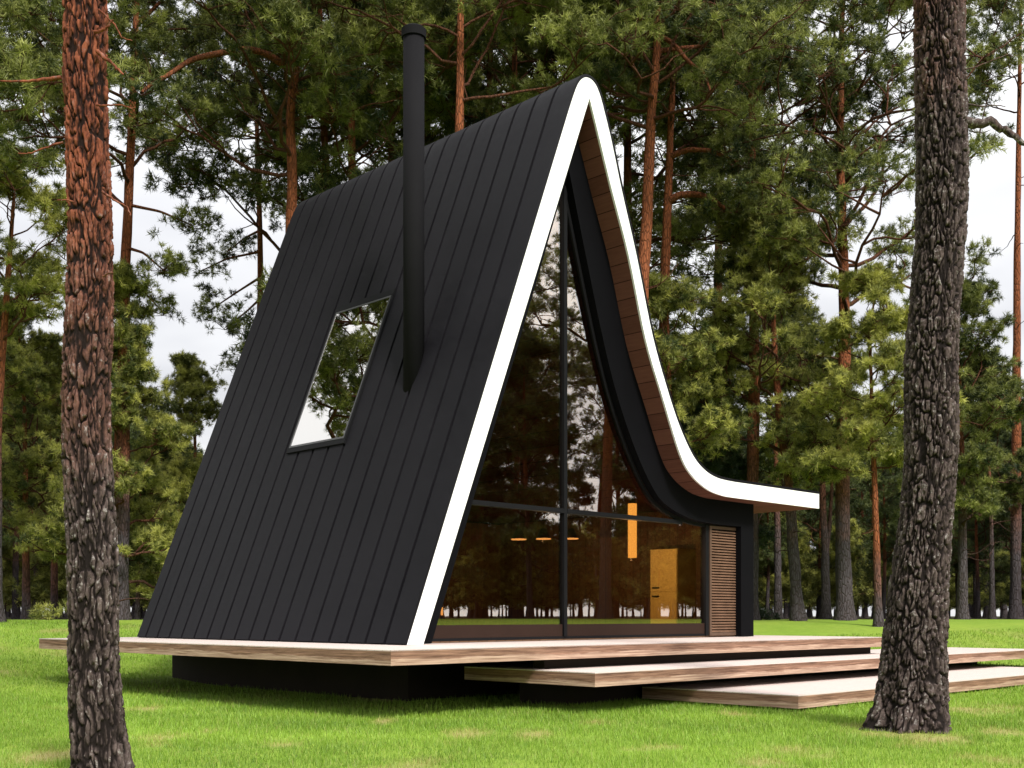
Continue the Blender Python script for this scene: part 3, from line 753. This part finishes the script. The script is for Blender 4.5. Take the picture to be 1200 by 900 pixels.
def own_pine(seed, depth, trunk_px, top, r0, crown_base, RM, nl, label, group=None, profile=umb, bark='bark', needle='needle', name='pine_tree', boughs=(), **kw):
    rg = np.random.default_rng(seed)
    bx = bearing(trunk_px[0][0], depth); g = float(lawn_h(bx, depth)); base = (bx, depth, g)
    H = height(top, depth)-g
    pts = [(trunk_px[0][0], 740)] + list(trunk_px)
    tp = px_path(trunk_px, depth, base); tp = np.concatenate([[(0, 0, -0.2)], tp[tp[:, 2] > 0.1]]) if len(tp) else None
    if tp[-1, 2] < H: tp = np.concatenate([tp, [(tp[-1, 0]+rg.normal(0, 0.3), tp[-1, 1]+rg.normal(0, 0.4), H)]])
    ex = [(px_path(b, depth, base, dy), r) for b, dy, r in boughs]
    ms = build_pine(rg, H, r0, height(crown_base, depth)-g, RM, nl, profile, trunk=tp, extra=ex, **kw)
    return pine(name, base, ms, M[bark], M[needle], label, group)

# tall old pines standing behind the cabin
own_pine(11, 33, [(140, 724), (143, 600), (146, 330), (152, 200), (158, 60), (163, -60)], -130, 0.23, 250, 4.4, 18, 'tall orange trunked pine just right of the dark left foreground trunk', 'tall old pines behind the cabin', boughs=[([(152, 100), (140, 78), (122, 70)], -0.5, 0.07), ([(158, 30), (175, 10), (190, -10)], 0.3, 0.08), ([(147, 290), (172, 300), (200, 325)], -0.6, 0.05), ([(149, 240), (190, 250), (228, 268)], -0.3, 0.05), ([(146, 320), (165, 338), (186, 362)], 0.4, 0.04)])
own_pine(12, 31, [(348, 724), (344, 500), (341, 270), (343, 190), (338, 140), (347, 80), (352, 20), (350, -60)], -120, 0.25, 210, 4.6, 20, 'tall pine with a long bough arching left above the roof ridge', 'tall old pines behind the cabin', boughs=[([(343, 88), (325, 74), (305, 72), (284, 82), (262, 95), (246, 106), (236, 124), (228, 140), (214, 156), (211, 172)], -3.2, 0.10), ([(343, 112), (362, 108), (385, 122), (396, 145)], -0.6, 0.06)])
own_pine(13, 39, [(462, 724), (459, 400), (458, 107), (457, 30), (458, -40)], -110, 0.20, 210, 4.2, 18, 'tall pine whose orange trunk shows just left of the chimney top', 'tall old pines behind the cabin', boughs=[([(457, 38), (446, 25), (436, 10), (424, -8)], -0.4, 0.07)])
own_pine(14, 41, [(306, 724), (305, 450), (305, 280), (301, 150), (299, 60), (300, -10)], -60, 0.17, 270, 4.0, 17, 'slender orange pine farther back, left of the roof peak', 'tall old pines behind the cabin', boughs=[([(305, 350), (290, 368), (268, 388)], -0.5, 0.045), ([(304, 325), (278, 340), (242, 362)], 0.3, 0.05), ([(303, 295), (268, 305), (238, 322)], -0.4, 0.05), ([(306, 395), (296, 410), (284, 432)], -0.3, 0.035), ([(303, 270), (285, 276), (262, 290)], 0.5, 0.05)])
own_pine(15, 31, [(748, 724), (750, 500), (752, 330), (757, 280), (760, 210), (763, 130), (770, 70), (771, 0), (768, -70)], -130, 0.27, 160, 4.8, 20, 'stout red trunked pine rising right behind the cabin peak', 'tall old pines behind the cabin', boughs=[([(771, 40), (788, 55), (805, 82), (822, 98), (826, 122)], -0.8, 0.07), ([(768, 20), (745, 18), (722, 15)], 0.4, 0.07), ([(771, 60), (800, 52), (832, 45), (860, 44)], 0.6, 0.075)])
own_pine(16, 34, [(774, 724), (775, 500), (778, 380), (780, 300), (784, 200), (787, 120), (792, 40), (795, -20)], -80, 0.22, 150, 4.0, 17, 'second orange pine close behind the curved roof, with a thick right bough', 'tall old pines behind the cabin', boughs=[([(783, 236), (796, 230), (815, 231), (832, 238), (846, 252)], -0.5, 0.13), ([(786, 184), (805, 180), (830, 186), (858, 205)], -0.9, 0.10)])
own_pine(17, 37, [(598, 724), (600, 300), (604, 0)], -100, 0.22, 190, 4.6, 20, 'dark dense pine crown filling the sky behind the roof ridge', 'tall old pines behind the cabin')
own_pine(18, 35, [(690, 724), (692, 300), (696, 0)], -120, 0.22, 175, 4.4, 18, 'dark pine crown directly above the white cabin peak', 'tall old pines behind the cabin')
own_pine(19, 35, [(990, 724), (988, 640), (987, 560), (990, 380), (988, 300), (984, 170), (986, 60), (988, -30)], -90, 0.24, 395, 5.2, 32, 'large grey based pine with a wide layered crown left of the thick right trunk', 'tall old pines behind the cabin', flare=1.7)
own_pine(20, 36, [(880, 724), (884, 400), (880, 100), (876, 0)], -120, 0.22, 250, 4.6, 21, 'tall pine crown above the curved eave', 'tall old pines behind the cabin', boughs=[([(880, 130), (905, 60), (928, 20), (940, -10)], -0.6, 0.09)])
own_pine(21, 30, [(-36, 724), (-34, 400), (-30, 0)], -130, 0.24, 230, 4.8, 18, 'tall pine crown at the far left edge', 'tall old pines behind the cabin')
own_pine(23, 42, [(1190, 724), (1192, 300), (1196, 0)], -40, 0.20, 140, 3.0, 12, 'thin crowned pine at the far right edge', 'tall old pines behind the cabin')
own_pine(24, 34, [(412, 724), (414, 300), (410, 0)], -130, 0.22, 190, 4.4, 18, 'dark pine crown between the roof ridge and the chimney', 'tall old pines behind the cabin')
own_pine(25, 29, [(535, 724), (537, 300), (540, 0)], -160, 0.22, 120, 4.2, 17, 'dark pine crown right of the chimney top', 'tall old pines behind the cabin')

# middle storey pines at the edge of the lawn
Y = 'young pines along the lawn edge'
own_pine(31, 35, [(936, 727), (930, 650), (924, 560), (916, 500), (908, 430), (905, 340)], 262, 0.19, 590, 3.6, 26, 'dense bushy mid height pine beside the curved eave', Y, dome, needle='needle_y', padr=0.8, dens=9, elev=(0.0, 1.0), dead=3)
own_pine(32, 32, [(1030, 731), (1026, 600), (1022, 480), (1019, 390)], 335, 0.11, 560, 1.9, 22, 'slim young pine with red trunk and layered crown left of the thick right trunk', Y, dome, 'bark_red', 'needle_y', padr=0.50, dens=11, clump=0.24, elev=(0.0, 0.9), dead=2, flat=0.3)
own_pine(33, 33, [(141, 726), (139, 640), (137, 520), (140, 420)], 325, 0.13, 690, 2.9, 34, 'young cone shaped pine right of the dark left foreground trunk', Y, cone, 'bark_red', 'needle_y', padr=0.54, dens=11, clump=0.24, elev=(0.0, 0.7), dead=0, flat=0.3)
own_pine(34, 37, [(31, 726), (30, 600), (29, 480)], 385, 0.13, 640, 2.8, 30, 'bushy light green pine at the left edge of the lawn', Y, dome, 'bark_red', 'needle_y', padr=0.58, dens=11, clump=0.24, elev=(0.0, 0.9), dead=2)
own_pine(35, 40, [(64, 726), (63, 600), (60, 500)], 430, 0.13, 600, 2.4, 20, 'light green pine just left of the dark left foreground trunk', Y, dome, 'bark_red', 'needle_y', padr=0.58, dens=11, clump=0.24, elev=(0.0, 0.9), dead=2)
own_pine(36, 46, [(229, 726), (229, 560), (228, 480)], 436, 0.13, 520, 1.1, 10, 'small flat topped pine standing clear in the gap left of the cabin', Y, umb, 'bark_red', 'needle_y', padr=0.58, dens=11, clump=0.24, dead=3)
own_pine(37, 36, [(161, 726), (163, 620), (165, 560)], 522, 0.07, 690, 1.3, 20, 'very young conical pine with thin red trunk left of the deck', Y, cone, 'bark_red', 'needle_y', padr=0.38, dens=11, clump=0.24, elev=(0.0, 0.7), dead=0)
own_pine(38, 38, [(205, 726), (204, 620)], 555, 0.09, 700, 1.7, 18, 'low bushy young pine beside the left roof edge', Y, dome, 'bark_red', 'needle_y', padr=0.5, dens=11, clump=0.24, elev=(0.0, 0.8), dead=0)
own_pine(39, 37, [(838, 726), (836, 600), (834, 500)], 425, 0.12, 700, 2.0, 34, 'dark drooping spruce rising behind the curved eave', Y, cone, 'bark', 'needle_s', 'spruce_tree', padr=0.5, dens=11, clump=0.24, droop=0.09, elev=(-0.1, 0.5), dead=0)
own_pine(40, 36, [(1128, 726), (1128, 600), (1126, 520), (1124, 450)], 350, 0.16, 640, 2.4, 22, 'pine with orange upper trunk directly right of the thick right trunk', Y, dome, 'bark', 'needle', padr=0.58, dens=11, clump=0.24, elev=(0.0, 0.9), dead=4)
own_pine(41, 40, [(1163, 726), (1162, 640), (1160, 560)], 440, 0.10, 610, 2.0, 16, 'thin pine second to the right of the thick right trunk', Y, dome, 'bark', 'needle', padr=0.58, dens=11, clump=0.24, elev=(0.0, 0.9))
own_pine(42, 40, [(912, 725), (911, 620), (909, 530)], 380, 0.14, 500, 2.6, 15, 'slender orange pine under the end of the eave', Y, umb, 'bark', 'needle', padr=0.5)
own_pine(43, 40, [(968, 725), (967, 640), (964, 590)], 400, 0.16, 560, 2.4, 14, 'forked grey and orange pine right of the eave end', Y, umb, 'bark', 'needle', padr=0.5, boughs=[([(967, 660), (972, 620), (975, 580), (976, 540)], 0.1, 0.09)])
own_pine(44, 29, [(-6, 726), (-4, 500)], 225, 0.18, 420, 2.6, 14, 'pine with layered pads cut by the left edge', Y, dome, 'bark', 'needle_y', padr=0.58, dens=11, clump=0.24, flat=0.28)
own_pine(45, 33, [(782, 726), (783, 600), (786, 500)], 345, 0.13, 620, 2.0, 22, 'light green pine pressed close behind the curved roof', Y, dome, 'bark_red', 'needle_y', padr=0.58, dens=11, clump=0.24, elev=(0, 0.9), dead=1)

# ------------------------------------------------------------------ forest behind and beside the lawn (copies sharing meshes)
def proto(seed, **kw):
    return build_pine(np.random.default_rng(seed), **kw)
far = [proto(100+i, H=[13.5, 12.5, 14.5, 12][i], r0=[0.17, 0.15, 0.2, 0.14][i], hb=[3.6, 2.8, 4.4, 2.4][i], RM=[3.0, 2.8, 3.3, 2.6][i], nl=20, profile=[umb, dome, umb, dome][i], padr=0.9, dens=5, clump=0.42, ntuft=8, tlen=0.26, twid=0.032, nn=9, dead=4, trunk_n=8, subs=3) for i in range(4)]
bush = [proto(120+i, H=[4.4, 5.2][i], r0=0.06, hb=0.5, RM=[1.9, 1.7][i], nl=18, profile=cone, padr=0.7, dens=8, clump=0.34, ntuft=8, tlen=0.22, twid=0.028, nn=9, dead=0, trunk_n=6, subs=2, elev=(0, 0.8)) for i in range(2)]
tall = [proto(140+i, H=[19, 20.5, 18][i], r0=[0.22, 0.25, 0.2][i], hb=[8.5, 9.5, 7.5][i], RM=[4.4, 4.6, 4.0][i], nl=20, profile=umb, padr=0.9, dens=6, clump=0.36, ntuft=9, tlen=0.21, twid=0.024, nn=11, dead=7, trunk_n=9) for i in range(3)]
def stand(name, ms, x, y, sc, rz, needle, label, group, bark='bark'):
    return pine(name, (x, y, float(lawn_h(x, y))), ms, M[bark], M[needle], label, group, rz, sc)
rg = np.random.default_rng(3)
def skyline(px):                                   # top of the far forest, in rows of the photograph, by bearing
    return np.interp(px, [-60, 40, 110, 190, 260, 330, 430, 700, 800, 880, 1060, 1130, 1260], [430, 455, 470, 545, 560, 540, 470, 450, 470, 500, 500, 480, 440])
spots = []
for d0, d1, n in ((43, 52, 24), (52, 64, 36), (64, 82, 48), (82, 105, 40)):
    for i in range(n):
        px = -80+1360*(i+rg.uniform(0.1, 0.9))/n; d = rg.uniform(d0, d1); spots.append((px, d))
for px, d in spots:
    if 330 < px < 800 and d > 58: continue
    k = int(rg.integers(4)); h = float(height(skyline(px)+rg.normal(15, 28), d))-1.08; h = max(6.5, min(h, 17)); sc = h/[13.5, 12.5, 14.5, 12][k]
    stand('forest_pine', far[k], bearing(px, d), d, sc, rg.uniform(0, 6.28), 'needle_f', 'tall pine of the dark forest behind the lawn', 'pines of the forest behind the lawn')
for i in range(150):
    px = -80+1360*(i+rg.uniform(0, 1))/150; d = rg.uniform(46, 104)
    if 330 < px < 790: continue
    stand('forest_sapling', bush[i % 2], bearing(px, d), d, rg.uniform(0.6, 1.05), rg.uniform(0, 6.28), 'needle_y', 'low bushy sapling between the far trunks', 'saplings under the forest pines', 'bark_red')
for i in range(6):
    px = (400, 500, 575, 655, 725, 840)[i]; d = 36+(i*7.3) % 13
    h = height((-60, -20, -90, -40)[i % 4], d)-1.08; k = i % 3
    stand('pine_tree', tall[k], bearing(px, d), d, h/(19, 20.5, 18)[k], rg.uniform(0, 6.28), 'needle', 'tall pine of the second row whose crown fills the sky behind the cabin', 'second row of tall pines')
# stand mirrored in the big front window, right of the lawn, and in the skylight, left of it
MIR = ('tall pine seen only as a reflection in the cabin front window', 'pines mirrored in the front window')
for i in range(80):
    y = rg.uniform(0, 56); x = rg.uniform(26, 74)
    if x < 0.53*y+3: continue
    if i % 3 == 0: stand('pine_tree', tall[(i//3) % 3], x, y, rg.uniform(0.9, 1.15), rg.uniform(0, 6.28), 'needle', *MIR)
    else: stand('pine_tree', far[i % 4], x, y, rg.uniform(0.75, 1.05), rg.uniform(0, 6.28), 'needle', *MIR)
for i in range(190):
    y = rg.uniform(-8, 66); x = rg.uniform(34, 88)
    if x < 0.53*y+3: continue
    stand('forest_sapling', bush[i % 2], x, y, rg.uniform(0.7, 1.2), rg.uniform(0, 6.28), 'needle_y', 'bushy sapling seen only as a reflection in the cabin front window', 'saplings mirrored in the front window', 'bark_red')
for i in range(70):
    y = -10+86*(i+rg.random())/70; x = rg.uniform(74, 100)
    stand('forest_sapling', bush[i % 2], x, y, rg.uniform(1.1, 1.7), rg.uniform(0, 6.28), 'needle_f', 'bushy sapling seen only as a reflection in the cabin front window', 'saplings mirrored in the front window', 'bark_red')
for i in range(60):
    px = -80+1360*(i+rg.random())/60; d = rg.uniform(88, 118)
    if 330 < px < 790: continue
    stand('forest_sapling', bush[i % 2], bearing(px, d), d, rg.uniform(1.1, 1.6), rg.uniform(0, 6.28), 'needle_f', 'low bushy sapling between the far trunks', 'saplings under the forest pines', 'bark_red')
sk = build_pine(np.random.default_rng(77), 19.5, 0.24, 8.8, 4.6, 30, umb, dens=19)
pine('pine_tree', (-13.6, 21.6, float(lawn_h(-13.6, 21.6))), sk, M['bark'], M['needle'], 'high crowned pine mirrored in the roof skylight')
stand('pine_tree', far[2], -27, 30, 1.05, 1.0, 'needle', 'lower pine mirrored at the bottom of the roof skylight', None)

# ------------------------------------------------------------------ the two big trunks in the foreground
def bark_trunk(depth, edges, h_top, r_top, nu, nv, z0, cw, chh, amp, seed, roots):
    """edges: (row, left, right) silhouettes of the trunk at that depth; real furrowed bark in the mesh"""
    e = sorted([(height(y, depth), bearing((l+r)/2, depth), (r-l)/2/FPX*depth) for y, l, r in edges])
    ez = np.array([q[0] for q in e]); ex = np.array([q[1] for q in e]); er = np.array([q[2] for q in e])
    zv = height(-30, depth)
    z = np.concatenate([np.linspace(z0, zv, nv), np.linspace(zv, h_top, 40)[1:]])
    cx = np.where(z < ez[-1], np.interp(z, ez, ex), ex[-1]+(z-ez[-1])*(ex[-1]-ex[-2])/(ez[-1]-ez[-2])*0.3)
    rad = np.where(z < ez[-1], np.interp(z, ez, er), er[-1]+(r_top-er[-1])*(z-ez[-1])/(h_top-ez[-1]))
    ker = np.ones(41)/41
    cx = np.convolve(np.pad(cx, 20, 'edge'), ker, 'valid'); rad = np.convolve(np.pad(rad, 20, 'edge'), ker, 'valid')
    th = np.linspace(0, 2*np.pi, nu, endpoint=False); TH, ZZ = np.meshgrid(th, z)
    rm = float(er.mean()); nc = int(round(2*np.pi*rm/cw))
    wx = (fbm(np.cos(TH)*3+9, np.sin(TH)*3+9, ZZ*4, 3, seed)-0.5); wy = (fbm(np.cos(TH)*3+29, np.sin(TH)*3+9, ZZ*4, 3, seed+5)-0.5)
    CT, ST = np.cos(TH)*rm, np.sin(TH)*rm
    cu = TH/(2*np.pi)*nc + wx*1.6 + 0.9*(fbm(CT*14+9, ST*14+9, ZZ*9, 2, seed+60)-0.5); cv = ZZ/chh + wy*1.0
    d, cid = voro_edge(cu, cv, nc, seed)
    d2, cid2 = voro_edge(cu*2.0, cv*2.6, nc*2, seed+40)
    rg1 = np.abs(fbm(CT*24+3, ST*24+3, ZZ*4.5, 3, seed+70)-0.5)*2            # long interlacing furrows
    furrow = np.clip((rg1-0.03)/0.14, 0, 1)
    t = np.clip((d-0.05)/0.17, 0, 1); plate = t*t*(3-2*t)
    plate = plate*(0.25+0.75*furrow)
    t2 = np.clip((d2-0.02)/0.14, 0, 1)
    fl = fbm(CT*60+3, ST*60+3, ZZ*26, 3, seed+9)
    disp = amp*(plate*(0.60+0.45*cid) + 0.16*t2*plate + 0.8*(fl-0.5)*plate + 0.2*furrow) - amp*0.8
    fade = np.clip((zv+1-ZZ)/1.0, 0.25, 1)
    lump = 1+0.05*(fbm(np.cos(TH)*1.2+4, np.sin(TH)*1.2+4, ZZ*0.8, 2, seed+3)-0.5)*2
    rootf = 0
    for a0, s, wd in roots: rootf = rootf + s*np.exp(-((np.angle(np.exp(1j*(TH-a0))))/wd)**2)*np.exp(-np.clip(ZZ, 0, None)/0.30)
    rr_ = rad[:, None]*lump + disp*fade + rootf
    x = cx[:, None]-bx_[0] + rr_*np.cos(TH); y = rr_*np.sin(TH)
    vs = np.stack([x, y, ZZ], -1).reshape(-1, 3)
    i = np.arange(len(z)*nu).reshape(len(z), nu)
    q = np.stack([i[:-1], np.roll(i[:-1], -1, 1), np.roll(i[1:], -1, 1), i[1:]], -1).reshape(-1, 4)
    ridge = np.clip(plate*(0.45+0.5*cid)*(0.6+0.4*t2)+0.9*(fl-0.5)*plate, 0, 1)
    return np_mesh('trunk', vs, [q], True, {'ridge': ridge.ravel()}), cx[-1]-bx_[0]

def snag(pts, depth, base, r, mat, parent, dy=-0.05):
    rgs = np.random.default_rng(int(abs(pts[0][0]*7+pts[0][1])))
    r = r if r > 0.05 else r*0.68; p = px_path(pts, depth, base, dy); p[:, 1] -= 0.12; s = np.linspace(0, 1, len(p)); f = np.linspace(0, 1, 16)
    pf = np.stack([np.interp(f, s, p[:, j]) for j in range(3)], 1); pf[1:-1] = (pf[:-2]+2*pf[1:-1]+pf[2:])/4
    pf[2:] += rgs.normal(0, r*0.25, (14, 3))
    me = np_mesh('branch', *(lambda vq: (vq[0], [vq[1]]))(tube(pf, np.linspace(r, r*0.35, 16), 10, 0.2)), True, None)
    at = me.attributes.new('ridge', 'FLOAT', 'POINT'); at.data.foreach_set('value', np.full(len(me.vertices), 0.85, np.float32))
    return link('branch', me, mat, parent)

def high_crown(parent, seed, z, x, RM):
    rgc = np.random.default_rng(seed)
    ms = build_pine(rgc, 5.0, 0.05, 0.3, RM, 10, umb, padr=0.6, dens=7, tlen=0.2, twid=0.02, nn=9, dead=0, trunk_n=6)
    for nm, m_, mt in (('treetop', ms[0], 'bark'), ('crown', ms[2], 'needle')):
        o = link(nm, m_, M[mt], parent); o.location = (x, 0, z)

d1 = 8.0; bx_ = (bearing(116, d1), d1, 0.0)
t1 = empty('pine_tree', bx_); tag(t1, 'dark left foreground trunk turning orange red higher up, cut by the bottom edge', 'tree')
me, xt = bark_trunk(d1, [(930, 88, 152), (900, 87, 147), (850, 84, 142), (800, 82, 138), (740, 82, 137), (690, 82, 137), (640, 81, 136), (590, 79, 133), (540, 76, 129), (500, 75, 127), (450, 75, 127), (400, 76.5, 129), (350, 80, 131), (300, 82, 131), (250, 82, 129.5), (200, 81, 127), (150, 79, 125.5), (100, 77, 124), (50, 76, 123), (0, 77, 123.5), (-40, 77, 123)],
                    15.5, 0.07, 190, 820, -0.06, 0.040, 0.21, 0.024, 5, [(0.4, 0.07, 0.5), (2.6, 0.06, 0.4), (4.4, 0.07, 0.45), (5.6, 0.05, 0.3)])
tr1 = link('trunk', me, M['bark_a'], t1)
for pts, r in (([(118, 48), (128, 47), (136, 43), (143, 38)], 0.020), ([(123, 22), (132, 30), (145, 44), (152, 58), (165, 62)], 0.012), ([(80, 100), (60, 104), (40, 107), (15, 108)], 0.022), ([(82, 175), (66, 181), (48, 190), (33, 191)], 0.013),
               ([(120, 132), (135, 134), (150, 134), (165, 140)], 0.012), ([(98, 245), (88, 243), (78, 245)], 0.012), ([(128, 330), (136, 327), (143, 328)], 0.014), ([(127, 232), (140, 242), (156, 250), (163, 262)], 0.014), ([(121, 70), (133, 80), (146, 92), (155, 102)], 0.024)):
    snag(pts, d1, bx_, r, M['bark_a'], tr1)
high_crown(t1, 61, 10.6, xt, 2.6)

d2 = 11.9; bx_ = (bearing(1075, d2), d2, 0.0)
t2 = empty('pine_tree', bx_); tag(t2, 'thick dark right foreground trunk with flared roots on a dry patch beside the steps', 'tree')
me, xt = bark_trunk(d2, [(858, 1022, 1106), (835, 1028, 1106), (800, 1032, 1106.5), (750, 1037, 1106), (700, 1042, 1107), (650, 1050, 1110), (600, 1057, 1114), (550, 1061, 1119), (500, 1062, 1121.5), (450, 1062, 1121), (400, 1064, 1121), (350, 1069, 1123), (300, 1073, 1127.5), (250, 1076, 1130), (200, 1076.5, 1132), (150, 1076, 1131), (100, 1075, 1129), (50, 1074, 1128), (0, 1073.5, 1128), (-40, 1073, 1128)],
                    21.5, 0.10, 250, 900, -0.08, 0.054, 0.22, 0.034, 17, [(3.3, 0.17, 0.32), (4.2, 0.15, 0.22), (5.15, 0.16, 0.24), (6.1, 0.05, 0.3), (1.2, 0.1, 0.4), (2.2, 0.1, 0.4)])
tr2 = link('trunk', me, M['bark_b'], t2)
for pts, r in (([(1124, 149), (1140, 150), (1158, 152), (1170, 158), (1182, 168), (1200, 178)], 0.058), ([(1126, 88), (1142, 84), (1158, 78), (1176, 72)], 0.013), ([(1128, 128), (1145, 132), (1155, 131), (1170, 133)], 0.016), ([(1130, 159), (1145, 163), (1153, 160)], 0.012), ([(1076, 60), (1066, 66), (1060, 76)], 0.014)):
    snag(pts, d2, bx_, r, M['bark_b'], tr2)
high_crown(t2, 62, 18.6, xt, 3.0)
